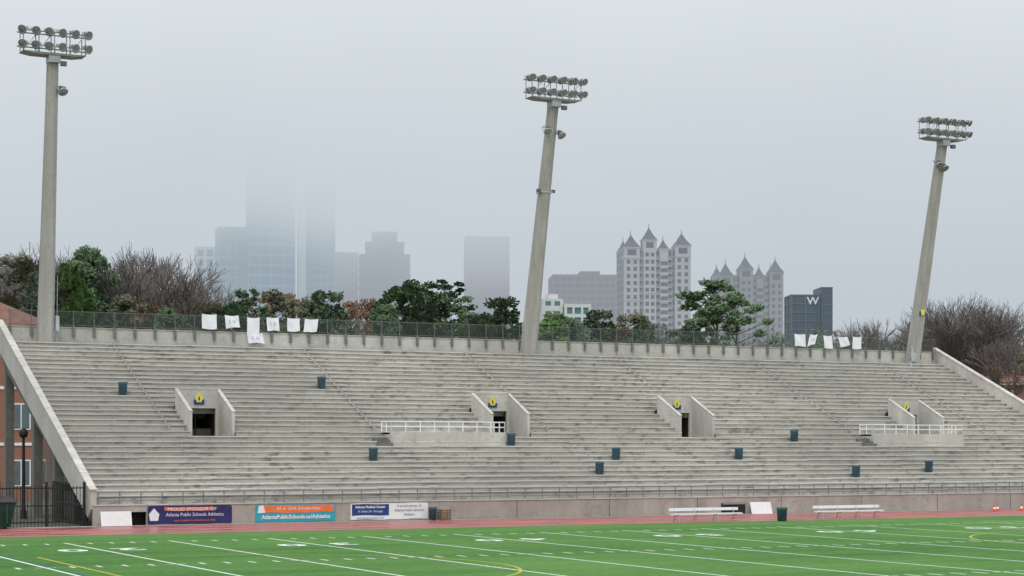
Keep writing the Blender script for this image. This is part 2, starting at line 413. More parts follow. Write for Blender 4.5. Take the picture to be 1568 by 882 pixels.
def bench(s0,s1,d):
    g=empty('team_bench',((s0+s1)/2,d,.008)); h=(s1-s0)/2
    q=B(); q.box(-h,h,-.32,-.04,.38,.445,'white'); q.box(-h,h,-.02,.06,.38,.445,'white'); q.obj('seat',parent=g)
    q=B(); q.box(-h,h,.16,.20,.58,.74,'white'); q.obj('backrest',parent=g)
    for i in range(4):
        x=-h+.35+i*(2*h-.7)/3; q=B()
        q.tube((x,-.28,.4),(x,-.34,0),.025,.025,'galv'); q.tube((x,.05,.4),(x,.24,0),.025,.025,'galv')
        q.tube((x,-.3,.36),(x,.08,.36),.025,.025,'galv'); q.tube((x,.05,.39),(x,.19,.72),.022,.022,'galv'); q.tube((x,-.31,.12),(x,.2,.12),.018,.018,'galv')
        q.obj('leg_frame',parent=g)
bench(29.5,34.0,-8.5); bench(39.1,43.8,-8.5)
b=B(); b.box(38.2,39.9,-.30,-.235,.02,.70,'black'); b.box(38.25,39.85,-.33,-.302,.62,.68,'galv'); b.obj('wall_vent_panel')
def board(s0,s1,y,z1,lean,name):
    b=B(); b.hexa([(s0,y-lean,.03),(s1,y-lean,.03),(s1,y-lean+.05,.03),(s0,y-lean+.05,.03),(s0,y,z1),(s1,y,z1),(s1,y+.05,z1),(s0,y+.05,z1)],'white')
    for x in (s0+.1,s1-.15): b.box(x,x+.05,y-lean+.06,y-.03,.0301,.08,'galv')
    b.obj(name)
board(40.1,41.6,-.5,.74,.25,'white_board'); board(.05,1.65,-.75,.78,.2,'white_board')
def banner(name,s0,s1,z0,z1,build):
    g=empty(name,((s0+s1)/2,-.25,(z0+z1)/2)); build(g,(s1-s0)/2,(z1-z0)/2)
    q=B()
    for x in (-(s1-s0)/2+.03,(s1-s0)/2-.03):
        for zz in (-(z1-z0)/2+.03,(z1-z0)/2-.03): q.tube((x,-.012,zz),(x,.03,zz),.02,.02,'galv',6)
    q.obj('grommets',parent=g)
RX=(math.pi/2,0,0)
def panel(g,x0,x1,z0,z1,k,n='panel',y=0):
    q=B(); m=16
    for i in range(m):
        a=x0+(x1-x0)*i/m; c=x0+(x1-x0)*(i+1)/m
        f=lambda t: y-.006*math.sin((t-x0)*4)
        sg=lambda t: -.02*math.sin(abs(t)*3.1)
        q.face([(a,f(a),z0+sg(a)),(c,f(c),z0+sg(c)),(c,f(c),z1+sg(c)*.6),(a,f(a),z1+sg(a)*.6)],k)
    q.obj(n,parent=g)
def bA(g,w,h):
    panel(g,-w,w,-h,h,'navy'); panel(g,-w+.9,.55*w,h-.26,h-.08,'orange','stripe',-.012)
    text('line_1','PROUD SPONSOR OF',.24,'white',g,(.1,-.03,.28),RX,1.15); text('line_2','Atlanta Public Schools Athletics',.26,'white',g,(.25,-.03,-.0),RX,.95)
    text('line_3','your neighborhood bank since 1925',.14,'orange',g,(.25,-.03,-.30),RX,1.1); 
    q=B(); q.face([(-w+.12,-.03,-.3),(-w+.55,-.03,-.3),(-w+.62,-.03,.05),(-w+.33,-.03,.36),(-w+.06,-.03,.05)],'white'); q.obj('crest',parent=g)
def bB(g,w,h):
    panel(g,-w,w,-h,h,'teal'); panel(g,-w+.25,w-.1,.02,h-.05,'orange','top_stripe',-.012)
    text('line_1','#1 in Girls Scholarships',.25,'white',g,(.15,-.03,.24),RX,1.05); text('line_2','AtlantaPublicSchools.us/Athletics',.30,'white',g,(0,-.03,-.22),RX,.98,.008)
    q=B(); q.face([(-w+.1,-.032,.0),(-w+.55,-.032,.02),(-w+.42,-.032,.42),(-w+.16,-.032,.40)],'white'); q.obj('logo',parent=g)
def bC(g,w,h):
    panel(g,-w,0,-h,h,'white','left_panel'); panel(g,0,w,-h,h,'white','right_panel'); panel(g,-w+.08,-.05,-.22,h-.05,'blue','blue_block',-.012)
    text('line_1','Atlanta Medical Center',.19,'white',g,(-w/2,-.03,.24),RX,1.0,.005); text('line_2','A Urban Dr. Georgia',.17,'white',g,(-w/2,-.03,.0),RX,1.0)
    text('line_3','A proud partner of',.17,'navy',g,(w/2,-.03,.28),RX,1.1); text('line_4','Atlanta Public Schools',.18,'navy',g,(w/2,-.03,.04),RX,1.1); text('line_5','Athletics',.17,'navy',g,(w/2,-.03,-.2),RX,1.1)
    text('line_6','www.atlantamedcenter.com',.13,'navy',g,(-w/2,-.03,-.36),RX,1.1)
banner('sponsor_banner',2.66,7.25,.06,1.02,bA); banner('sponsor_banner',8.57,13.15,.08,1.01,bB); banner('sponsor_banner',14.03,18.7,.1,1.0,bC)

# ------------------------------------------------------------ light poles
q=B()
q.lathe([(.0,-.30),(.12,-.30),(.15,-.22),(.20,-.10),(.27,.08),(.28,.12)],'lampbody',14)
q.lathe([(.28,.12),(.31,.125),(.30,.17),(.26,.15)],'lamprim',14)
q.lathe([(.265,.14),(.15,.18),(0,.19)],'lens',14)
q.box(-.33,-.30,-.03,.03,-.28,.05,'galv'); q.box(.30,.33,-.03,.03,-.28,.05,'galv'); q.box(-.33,.33,-.03,.03,-.36,-.30,'galv')
lampm=q.mesh('floodlight_head',True)
def lamp(parent,loc,pitch,yaw,sc_=1):
    o=put(lampm,'floodlight_head',loc,parent=parent,scale=sc_)
    d=Vector((math.sin(yaw)*math.cos(pitch),-math.cos(yaw)*math.cos(pitch),-math.sin(pitch)))
    o.rotation_euler=d.to_track_quat('Z','Y').to_euler()
def pole(s,d,H,ln,extra):
    g=empty('stadium_floodlight_pole',(s,d,10.2))
    def P(h,dx=0,dy=0): return (dx,-ln*h/17.0+dy,h)
    q=B()
    w0,w1=.47,.31
    def ring(h,w): 
        c=w*.75
        return [P(h,-w,-c),P(h,-c,-w),P(h,c,-w),P(h,w,-c),P(h,w,c),P(h,c,w),P(h,-c,w),P(h,-w,c)]
    hs=[-1.6,0,4,8,12,H]; n0=len(q.v); mi=q.mi('pole')
    for h in hs:
        w=w0+(w1-w0)*max(0,h)/H; q.v+=ring(h,w)
    for i in range(len(hs)-1):
        for j in range(8):
            q.f.append((n0+i*8+j,n0+i*8+(j+1)%8,n0+i*8+8+(j+1)%8,n0+i*8+8+j)); q.m.append(mi)
    q.f.append(tuple(n0+8*(len(hs)-1)+j for j in range(8))); q.m.append(mi)
    q.obj('shaft',parent=g)
    q=B(); t=P(H); y0=t[1]
    q.hexa([(-1.3,y0-.55,H+.02),(1.3,y0-.55,H+.02),(1.3,y0+.55,H+.02),(-1.3,y0+.55,H+.02),(-1.95,y0-.6,H+.14),(1.95,y0-.6,H+.14),(1.95,y0+.6,H+.14),(-1.95,y0+.6,H+.14)],'galv')
    for x in (-1.9,-.95,0,.95,1.9):
        for y in (-.45,.45): q.tube((x,y0+y,H+.1),(x,y0+y,H+1.62),.035,.035,'galv')
    for zz in (.55,1.42):
        for y in (-.45,.45): q.tube((-2.1,y0+y,H+zz),(2.1,y0+y,H+zz),.045,.045,'galv')
    for x in (-1.9,0,1.9): q.tube((x,y0-.45,H+1.42),(x,y0+.45,H+1.42),.03,.03,'galv')
    for x0 in (-1.9,.95): q.tube((x0,y0-.45,H+.2),(x0+.95,y0-.45,H+1.42),.025,.025,'galv')
    for x0 in (-.95,): q.tube((x0,y0+.45,H+.2),(x0+.95,y0+.45,H+1.42),.025,.025,'galv')
    q.box(-.35,.35,y0-.5,y0+.3,H-.42,H+.018,'galv'); q.tube((.55,y0-.55,H-.55),(.2,y0-.2,H),.05,.04,'galv'); q.box(.35,.7,y0-.7,y0-.45,H-.62,H-.35,'lampbody')
    railing(q,[(-1.9,y0-.62,H+.14),(1.9,y0-.62,H+.14)],.35,.95,(1,),'galv',.018)
    q.obj('head_frame',parent=g)
    for r_,zz in enumerate((.55,1.42)):
        for i in range(6):
            x=-2.0+4.0*i/5
            lamp(g,(x,y0-.70,H+zz+.02),math.radians(28),(i-2.5)*.14+R.uniform(-.2,.2),.86)
        for i in range(6):
            x=-1.75+4.0*i/5
            lamp(g,(x,y0+.25,H+zz+.14),math.radians(26),(i-2.5)*.16+R.uniform(-.3,.3),.86)
    for e in extra:
        if e[0]=='lamp':
            _,h,dx=e; p=P(h); q=B(); q.tube((0,p[1],h),(dx,p[1]-.3,h+.05),.04,.04,'galv'); q.box(dx-.12,dx+.12,p[1]-.42,p[1]-.22,h-.02,h+.1,'galv'); q.obj('side_arm',parent=g)
            lamp(g,(dx*1.05,p[1]-.5,h-.02),math.radians(50),dx*.5,1.05)
        if e[0]=='band':
            h=e[1];p=P(h);w=.4
            q=B(); q.box(-w-.05,w+.05,p[1]-w,p[1]+w,h-.06,h+.06,'galv'); q.tube((-.6,p[1]-.2,h+.1),(.6,p[1]-.2,h+.1),.04,.04,'galv')
            for x in (-.58,.58): q.box(x-.1,x+.1,p[1]-.35,p[1]-.1,h-.02,h+.18,'lampbody')
            q.obj('bracket',parent=g)
        if e[0]=='box':
            _,dx,h,w,hh=e; q=B(); q.box(dx-w,dx+w,-.72,-.50,h,h+hh,'galv'); q.box(dx-w+.03,dx+w-.03,-.74,-.722,h+.05,h+hh-.05,'lamprim'); q.tube((dx,-.55,h),(dx,-.55,-.3),.03,.03,'galv'); q.tube((dx,-.6,h+hh),(dx,-.6-.9*.15,h+hh+2.5),.025,.025,'galv'); q.obj('electrical_box',parent=g)
        if e[0]=='cond':
            q=B(); q.tube(P(0,.42,-.5),P(H,.12,-.34),.03,.03,'galv',5); q.obj('conduit',parent=g)
        if e[0]=='sign':
            h=e[1]; p=P(h); q=B(); y=p[1]-.52
            q.box(-.30,.30,y+.02,y+.05,h,h+.42,'blue'); q.obj('sign_board',parent=g)
            q=B(); q.face([(-.14,y-.01,h),(.14,y-.01,h),(.20,y-.01,h+.25),(.17,y-.01,h+.55),(0,y-.01,h+.7),(-.17,y-.01,h+.55),(-.20,y-.01,h+.25)],'yellow'); q.obj('sign_emblem',parent=g)
    return g
pole(2.5,22.1,17.95,2.0,[('lamp',15.9,.5),('box',.62,1.1,.12,1.0),('cond',)])
pole(36.5,22.1,17.7,3.8,[('lamp',15.7,-.45),('lamp',15.5,.55),('band',11.6),('cond',)])
pole(70.6,22.1,17.5,3.7,[('lamp',15.7,-.45),('lamp',15.5,.1),('sign',4.2),('box',-.3,.6,.28,1.25),('box',-.62,0,.12,.6)])

# ------------------------------------------------------------ brick buildings and left side
def brickbuilding(name,right_b,dist,w,dep,h,ridge,floors,rz):
    x,y=image_to_site(right_b,dist); g=empty(name,(x,y,0),rz)
    q=B(); q.box(-w,0,0,dep,0,h,'brick'); q.obj('walls',parent=g)
    q=B(); q.box(-w-.3,.3,-.3,dep+.3,h+.001,h+.3,'white')
    for f in range(1,floors): q.box(-w,.03,-.08,-.002,h*f/floors-.25,h*f/floors-.02,'white')
    q.obj('trim',parent=g)
    q=B(); m=dep/2; z0=h+.301
    P_=[(-w-.5,-.5,z0),(.5,-.5,z0),(.5,dep+.5,z0),(-w-.5,dep+.5,z0),(-w+m,m,ridge),(-m,m,ridge)]
    for f in ((0,1,5,4),(1,2,5),(2,3,4,5),(3,0,4)): q.face([P_[i] for i in f],'redroof')
    q.obj('roof',parent=g)
    q=B(); fh=h/floors
    for f in range(floors):
        for i in range(int(w/3)):
            cx=-1.2-3*i; z0=f*fh+1.0
            q.box(cx-.75,cx+.75,-.07,-.003,z0,z0+2.1,'white'); q.box(cx-.65,cx-.05,-.09,-.072,z0+.1,z0+2.0,'glasswin'); q.box(cx+.05,cx+.65,-.09,-.072,z0+.1,z0+2.0,'glasswin')
    for f in range(floors):
        for i in range(int(dep/3.5)):
            cy=2+3.5*i; z0=f*fh+1.0
            q.box(.003,.07,cy-.75,cy+.75,z0,z0+2.1,'white'); q.box(.072,.09,cy-.6,cy+.6,z0+.1,z0+2.0,'glasswin')
    q.obj('windows',parent=g); return g
brickbuilding('brick_building',(56-784)/2900,150,24,14,13.4,17.0,3,-A)
brickbuilding('brick_building',(1640-784)/2900,210,18,12,11.0,12.5,3,-A)
def lamppost(bx,dist,h,k):
    x,y=image_to_site(bx,dist); g=empty('street_lamp',(x,y,0)); q=B(); q.tube((0,0,0),(0,0,h),.12,.08,k,10); q.tube((0,0,0),(0,0,.5),.2,.16,k,10); q.obj('post',parent=g)
    q=B(); q.lathe([(.08,0),(.22,.1),(.26,.35),(.12,.55),(0,.6)],k,10,(0,0,h)); q.obj('lantern',parent=g,smooth=True)
lamppost((14-784)/2900,132,7.0,'white'); lamppost((36-784)/2900,108,4.6,'black')
b=B()
x=-12.0
while x<-.4:
    b.tube((x,.6,0),(x,.6,2.1),.02,.02,'black',4); x+=.18
for x in (-12,-9.6,-7.2,-4.8,-2.4,-.45): b.box(x-.06,x+.06,.54,.66,0,2.3,'black')
for zz in (.2,1.05,1.95): b.box(-12,-.4,.57,.63,zz,zz+.06,'black')
b.obj('iron_fence')
b=B()
railing(b,[(-.25,.7,0),(-.25,8.3,0)],2.2,.35,(1,.5,.05),'black',.03); b.obj('side_gate')
b=B(); b.hexa([(-8.8,-1.2,.1),(-6.2,-1.2,.1),(-6.2,.3,.1),(-8.8,.3,.1),(-9,-1.5,1.3),(-6,-1.5,1.3),(-6,.3,1.5),(-9,.3,1.5)],'dumpster')
b.hexa([(-9.05,-1.55,1.32),(-5.95,-1.55,1.32),(-5.95,.35,1.52),(-9.05,.35,1.52),(-9.05,-1.5,1.38),(-5.95,-1.5,1.38),(-5.95,.35,1.6),(-9.05,.35,1.6)],'black')
for i in range(5): b.box(-8.7+.55*i,-8.6+.55*i,-1.52,-1.3,.3,1.28,'dumpster')
for x in (-8.6,-6.5): b.tube((x,-1.0,.08),(x+.1,-1.0,.08),.08,.08,'black',8)
b.obj('dumpster',(1.6,0,0))

# ------------------------------------------------------------ trees
def evergreen(seed,k,h=20,w=5,crown=.5,n=70,leaf=.28,flat=.55,trunk='bark',dens=95):
    r=random.Random(seed); q=B()
    q.tube((0,0,0),(0,0,h*.5),.35,.25,trunk,7,False); q.tube((0,0,h*.5),(.2,.1,h*.93),.25,.06,trunk,6,False)
    base=h*(1-crown)
    for c in range(n):
        t=r.random()**.8; zc=base+(h-base)*t
        prof=math.sqrt(max(.05,1-((t-.38)/.66)**2))
        rad=w*prof*(r.random()**.45)*r.uniform(.75,1.1); an=r.uniform(0,6.283)
        cx,cy=rad*math.cos(an),rad*math.sin(an)
        q.tube((0,0,zc-rad*.35),(cx,cy,zc),.07,.03,trunk,3,False)
        cr=r.uniform(.6,1.3)*w/5
        for l in range(int(dens*cr)):
            v=Vector((r.gauss(0,1),r.gauss(0,1),r.gauss(0,1))); v.normalize(); v*=cr*r.random()**.4
            p=Vector((cx+v.x,cy+v.y,zc+v.z*flat))
            s=leaf*r.uniform(.6,1.4)
            u=Vector((r.gauss(0,1),r.gauss(0,1),r.gauss(0,.6))).normalized(); ww=u.orthogonal().normalized()
            q.face([p-u*s-ww*s*.35,p+ww*s*.1-u*s*.2+ww*s*.3,p+u*s,p-ww*s*.45],k)
    return q.mesh('tree')
def bare(seed,k,h=20,spread=.5,leaf=None,nleaf=0,lv=6,last=4):
    r=random.Random(seed); q=B(); tips=[]
    def grow(p,d,L,rad,l):
        e=p+d*L
        mid=p+d*L*.5+Vector((r.uniform(-1,1),r.uniform(-1,1),r.uniform(-1,1)))*L*.06
        q.tube(p,mid,rad,rad*.85,k,4 if l<3 else 3,False); q.tube(mid,e,rad*.85,rad*.68,k,4 if l<3 else 3,False)
        if l>=lv: tips.append(e); return
        nn=3 if l<3 else (4 if l<lv-1 else last)
        for i in range(nn):
            ax=Vector((r.gauss(0,1),r.gauss(0,1),r.gauss(0,.6))).normalized()
            nd=(d+ax*spread*r.uniform(.6,1.35)+Vector((0,0,.14))).normalized()
            st=e if i<2 else p.lerp(e,r.uniform(.4,.95))
            grow(st,nd,L*r.uniform(.62,.82),max(.024,rad*.58),l+1)
    grow(Vector((0,0,0)),Vector((0,0,1)),h*.30,.38,0)
    if leaf:
        for i in range(nleaf):
            p=r.choice(tips)+Vector((r.gauss(0,.25),r.gauss(0,.25),r.gauss(0,.25))); s=r.uniform(.12,.25)
            u=Vector((r.gauss(0,1),r.gauss(0,1),r.gauss(0,1))).normalized(); ww=u.orthogonal().normalized()
            q.face([p-u*s,p+ww*s*.5,p+u*s,p-ww*s*.5],leaf)
    me=q.mesh('tree')
    zs=max(v.co.z for v in me.vertices); f=h/zs
    for v in me.vertices: v.co*=f
    return me
ev=[evergreen(1,'leaf',20,4.6,.5,90),evergreen(2,'leafd',20,4.4,.55,90,.28,.6,'bark',100),evergreen(3,'leaf',20,3.9,.5,55,.24,.45)]
evb=evergreen(4,'leafb',20,3.8,.4,80)
olive=evergreen(5,'leafg',20,4.8,.5,64,.22)
aut=evergreen(6,'leafo',20,4.6,.5,60,.20,.6,'bark',75)
pine=evergreen(8,'leaf',20,4.3,.42,40,.26,.42)
ba=[bare(11,'twig',20,.55),bare(12,'twiggrey',20,.6),bare(13,'twig',20,.65,'leafo',1100),bare(14,'twiggrey',20,.5),bare(15,'twig',20,.62)]
def T(me,name,px,py,dist,wf=1.0):
    x,y=image_to_site((px-784)/2900,dist); ztop=4.08+dist*(685-py)/2900
    f=ztop/20.; put(me,name,(x,y,0),R.random()*6.28,scale=(f*wf,f*wf,f))
T(ba[3],'bare_tree',10,392,215); T(ba[1],'bare_tree',40,384,205); T(olive,'oak_tree',22,398,200,.8); T(olive,'oak_tree',52,404,195,.7); T(ev[1],'oak_tree',62,420,190,.6)
T(ev[0],'magnolia_tree',137,386,185,.66); T(evb,'magnolia_tree',97,412,175,.7); T(olive,'oak_tree',165,432,195,.6); T(evb,'magnolia_tree',118,436,178,.6)
T(ba[1],'bare_tree',118,376,230); T(ba[3],'bare_tree',185,368,230,.9)
T(ba[1],'bare_tree',205,386,200,1.0); T(ba[4],'bare_tree',240,388,190,1.15); T(ba[0],'bare_tree',268,398,195,1.1); T(ba[1],'bare_tree',172,405,195,.8); T(ba[1],'bare_tree',302,424,195,.8); T(ba[2],'bare_tree',225,410,205,1.0)
T(aut,'autumn_tree',235,460,185,.9); T(aut,'autumn_tree',290,466,188,.7); T(olive,'oak_tree',190,458,182,.8); T(ev[1],'evergreen_tree',150,466,178,.7); T(olive,'oak_tree',325,470,180,.6); T(ev[0],'evergreen_tree',262,476,180,.6)
T(ev[2],'evergreen_tree',385,446,185,.75); T(aut,'autumn_tree',435,442,195,.8); T(olive,'oak_tree',415,452,190,.8); T(ev[1],'evergreen_tree',497,449,180,.8); T(olive,'oak_tree',460,462,185,.7)
T(ev[0],'evergreen_tree',350,468,180,.6)
T(aut,'autumn_tree',560,450,186,.8); T(aut,'autumn_tree',535,462,182,.7); T(ev[0],'evergreen_tree',588,472,178,.6); T(ev[0],'evergreen_tree',620,436,188,.85); T(ev[2],'pine_tree',682,432,200,1.0); T(ev[2],'pine_tree',658,448,190,.9); T(ev[1],'evergreen_tree',640,468,182,.8); T(ev[2],'pine_tree',706,456,195,.8)
T(ev[1],'evergreen_tree',767,460,185,.75); T(ev[0],'evergreen_tree',735,484,182,.6); T(ev[0],'evergreen_tree',855,483,185,.85); T(evb,'evergreen_tree',845,492,180,.7); T(ev[1],'evergreen_tree',878,494,182,.7)
T(ev[1],'evergreen_tree',915,478,190,.75); T(olive,'oak_tree',965,486,195,.8); T(aut,'autumn_tree',940,492,190,.7); T(ev[1],'evergreen_tree',985,498,186,.6)
T(pine,'pine_tree',1096,432,195,1.0); T(pine,'pine_tree',1126,456,190,.85); T(pine,'pine_tree',1072,474,190,.6); T(ba[0],'bare_tree',1040,490,200,.6); T(ev[1],'evergreen_tree',1060,500,188,.6)
T(ba[1],'bare_tree',1350,486,225,.8); T(ba[1],'bare_tree',1392,480,240,.7)
T(ba[0],'bare_tree',1458,452,230,1.0); T(ba[1],'bare_tree',1485,452,225,1.1); T(ba[1],'bare_tree',1508,466,228,.9); T(ba[4],'bare_tree',1528,488,220,.8); T(ba[3],'bare_tree',1550,508,215,.8); T(ba[1],'bare_tree',1432,472,235,.8)
T(ba[4],'bare_tree',1480,505,220,.9); T(ba[2],'bare_tree',1525,535,205,.8); T(ba[0],'bare_tree',1450,490,222,.8)
r=random.Random(55); q=B()
for i in range(1500):
    px=r.uniform(-150,1720); dist=r.uniform(230,290)
    x,y=image_to_site((px-784)/2900,dist); top=4+dist*(685-505)/2900+r.gauss(0,.6)-(1.2 if 1000<px<1400 else 0)
    zc=top-r.random()**.6*6; k=r.choice(['leafd','leafd','leafg','leaf','twig'])
    for l in range(26):
        p=Vector((x+r.gauss(0,1.1),y+r.gauss(0,1.1),zc+r.gauss(0,.6))); s=r.uniform(.3,.6)
        u=Vector((r.gauss(0,1),r.gauss(0,1),r.gauss(0,1))).normalized(); ww=u.orthogonal().normalized()
        q.face([p-u*s,p+ww*s*.5,p+u*s,p-ww*s*.5],k)
q.obj('distant_treeline')

# ------------------------------------------------------------ skyline
def fac(name,c,rough=.6,var=.08): M[name]=plain(name,c,rough,var=var,scale=.05)
fac('cond_white',(.58,.59,.60)); fac('cond_trim',(.40,.41,.43)); fac('cond_glass',(.11,.13,.15),.3); fac('turret',(.13,.15,.17),.6)
fac('cond2',(.38,.37,.37)); fac('hotel',(.05,.085,.12),.25); fac('hotel_b',(.09,.13,.17),.4); fac('mauve',(.20,.18,.19)); fac('mauve_g',(.11,.11,.125))
fac('tealg',(.02,.19,.33),.3); fac('tealf',(.13,.34,.46)); fac('tealb',(.80,.85,.86)); fac('brownf',(.13,.10,.10)); fac('greyf',(.13,.14,.16)); fac('terr',(.62,.64,.63)); fac('terrg',(.10,.22,.22))
def tower(name,px0,px1,ytop,dist,rz,depth,frame,glass,fh=3.4,bay=3.6,pier=.35,band=.35,steps=()):
    w=(px1-px0)/2900*dist; x,y=image_to_site(((px0+px1)/2-784)/2900,dist); H=4.08+dist*(685-ytop)/2900
    g=empty(name,(x,y,0),-A+rz)
    def block(x0,x1,y0,y1,z0,z1,part):
        q=B(); q.box(x0+.3,x1-.3,y0+.3,y1-.3,z0,z1-.3,glass); q.obj(part+'_core',parent=g)
        q=B(); n=max(1,int((z1-max(z0,0))/fh)); 
        for i in range(n+1):
            z=z1-i*fh
            if z-fh<25 and i>2: break
            q.box(x0,x1,y0,y1,z-fh*band,z,frame)
        zb=z
        nb=max(1,round((x1-x0)/bay)); s=(x1-x0)/nb
        if pier>0:
            for i in range(nb+1):
                xx=min(max(x0+i*s,x0+pier*s/2),x1-pier*s/2); q.box(xx-pier*s/2,xx+pier*s/2,y0-.12,y0+.6,zb-8,z1+.1,frame)
            nb=max(1,round((y1-y0)/bay)); s=(y1-y0)/nb
            for i in range(nb+1):
                yy=min(max(y0+i*s,y0+pier*s/2),y1-pier*s/2)
                q.box(x0-.12,x0+.6,yy-pier*s/2,yy+pier*s/2,zb-8,z1+.1,frame); q.box(x1-.6,x1+.12,yy-pier*s/2,yy+pier*s/2,zb-8,z1+.1,frame)
        q.obj(part+'_facade',parent=g)
    block(-w/2,w/2,-depth/2,depth/2,0,H,'main')
    for (fx0,fx1,dz,dd) in steps:
        block(-w/2+w*fx0,-w/2+w*fx1,-depth/2+depth*dd,depth/2-depth*dd,H-.5,H+dz,'upper')
    return g,w,H,depth
def turret(g,x,y,z,s,hh,frame='cond_white',roof='turret'):
    q=B(); q.box(x-s,x+s,y-s,y+s,z-4,z+1.0,frame); q.box(x-s*.55,x+s*.55,y-s-.1,y-s+.02,z-2.4,z+.3,'cond_glass'); q.box(x-s-.1,x-s+.02,y-s*.55,y+s*.55,z-2.4,z+.3,'cond_glass')
    q.box(x-s-.35,x+s+.35,y-s-.35,y+s+.35,z+1.001,z+1.4,frame)
    a=s+.3; zz=z+1.401; b_=.5*a
    c=[(-1,-1),(1,-1),(1,1),(-1,1)]
    for i in range(4):
        p,r_=c[i],c[(i+1)%4]
        q.face([(x+p[0]*a,y+p[1]*a,zz),(x+r_[0]*a,y+r_[1]*a,zz),(x+r_[0]*b_,y+r_[1]*b_,zz+hh*.42),(x+p[0]*b_,y+p[1]*b_,zz+hh*.42)],roof)
        q.face([(x+p[0]*b_,y+p[1]*b_,zz+hh*.42),(x+r_[0]*b_,y+r_[1]*b_,zz+hh*.42),(x,y,zz+hh)],roof)
    q.tube((x,y,zz+hh-.3),(x,y,zz+hh+2.0),.22,.05,roof,5); q.obj('turret',parent=g)
def condo(name,px0,px1,ytop,dist,frame,hh,ts,rz):
    g,w,H,dp=tower(name,px0,px1,ytop,dist,rz,20,'cond_trim' if frame=='cond_white' else frame,'cond_glass',3.3,3.0,.30,.35)
    for f0,f1,up,ov in ts:
        x0=-w/2+w*f0; x1=-w/2+w*f1; q=B()
        q.box(x0,x1,-dp/2-1.8,-dp/2-.3,0,H+up,frame)
        n=int((H-25)/3.3)
        for i in range(n):
            z=H+up-4.6-i*3.3
            for k in (.28,.72):
                xc=x0+(x1-x0)*k; q.box(xc-.8,xc+.8,-dp/2-1.86,-dp/2-1.795,z-1.8,z,'cond_glass')
            if i%6==5: q.box(x0-.25,x1+.25,-dp/2-2.05,-dp/2-1.9,z-2.55,z-2.05,frame)
        q.obj('bay',parent=g)
        turret(g,(x0+x1)/2,-dp/2+1.6,H+up,(x1-x0)/2+ov,hh*(1 if f1-f0>.15 else .75),frame)
    q=B()
    for i in range(int((H-25)/3.3)):
        z=H-2-i*3.3; 
        for f0,f1,up,ov in ts[:-1]:
            x1=-w/2+w*f1; q.box(x1+.1,x1+2.1,-dp/2-1.0,-dp/2-.2,z-3.3,z-3.0,frame); q.box(x1+.1,x1+2.1,-dp/2-1.0,-dp/2-.9,z-2.95,z-2.3,'cond_trim')
    q.obj('balconies',parent=g)
    turret(g,-w/2+2.6,dp/2-2.6,H-1,2.4,hh*.8,frame); turret(g,w/2-2.6,dp/2-2.6,H-1,2.4,hh*.8,frame)
condo('condominium_tower',949,1051,384,900,'cond_white',6.2,[(.0,.23,-1,.1),(.29,.48,2.5,.3),(.54,.66,-1.5,.3),(.76,1.0,0,0)],math.radians(6))
condo('condominium_tower',1093,1193,424,950,'cond2',6.6,[(.02,.22,-2,.1),(.32,.52,1.5,.2),(.58,.69,-2,.3),(.78,.99,0,0)],math.radians(5))
g,w,H,dp=tower('hotel_tower',1206,1250,453,800,math.radians(3),14,'hotel_b','hotel',3.6,6,.10,.14)
q=B(); q.box(w/2+.2,w/2+5,-dp/2-2,dp/2,0,H+3,'hotel')
for i in range(14): q.box(w/2+.1,w/2+5.1,-dp/2-2.1,dp/2+.1,H+3-i*3.6-.4,H+3-i*3.6,'hotel_b')
q.obj('side_core',parent=g)
text('roof_letter','W',4.4,'white',g,(w/2-3.0,-dp/2-.4,H-2.8),RX,1.1,.08)
tower('office_block',843,940,424,1120,math.radians(4),30,'mauve','mauve_g',3.8,4,.3,.45,steps=((.45,.75,2.5,.2),))
g,w,H,dp=tower('terraced_apartment_building',858,898,468,620,math.radians(10),14,'terr','terrg',3.2,3.2,.25,.35,steps=())
q=B(); q.box(-w/2-7,-w/2-.2,-5,6,0,H+1.8,'terr')
for i in range(6):
    for j in range(2): q.box(-w/2-6+3*j,-w/2-4.2+3*j,-5.06,-4.99,H-.4-3.2*i,H+1.0-3.2*i,'terrg')
q.box(-w/2-4.5,-w/2-1.5,-3,3,H+1.8,H+3.5,'terr'); q.obj('side_wing',parent=g)
tower('glass_office_tower',378,450,235,1480,math.radians(10),34,'tealf','tealg',8,9,.12,.25,steps=((.25,.75,18,.2),))
g,w,H,dp=tower('glass_office_tower',468,512,262,1500,math.radians(8),28,'tealf','tealg',6,6,.16,.25)
q=B(); q.box(-w/2-6.5,-w/2-.3,-dp/2-1,dp/2,0,H,'tealb'); q.obj('light_core',parent=g)
tower('office_tower',332,374,350,1480,math.radians(14),26,'tealf','tealg',7.6,7,.2,.35)
tower('office_tower',298,330,380,1500,math.radians(10),22,'tealb','tealg',7.6,7,.3,.3)
tower('office_tower',513,547,388,1560,math.radians(10),20,'greyf','mauve_g',3.8,3.5,.2,.4)
tower('round_topped_tower',550,627,392,1500,math.radians(6),30,'greyf','mauve_g',7.6,12,0,.5,steps=((.12,.88,10,.05),(.25,.75,18,.1)))
tower('brick_office_tower',712,778,365,1580,math.radians(5),28,'brownf','mauve_g',3.8,7,.5,.4)
tower('office_tower',640,690,475,1350,math.radians(5),28,'greyf','mauve_g',3.8,3.4,.3,.4)

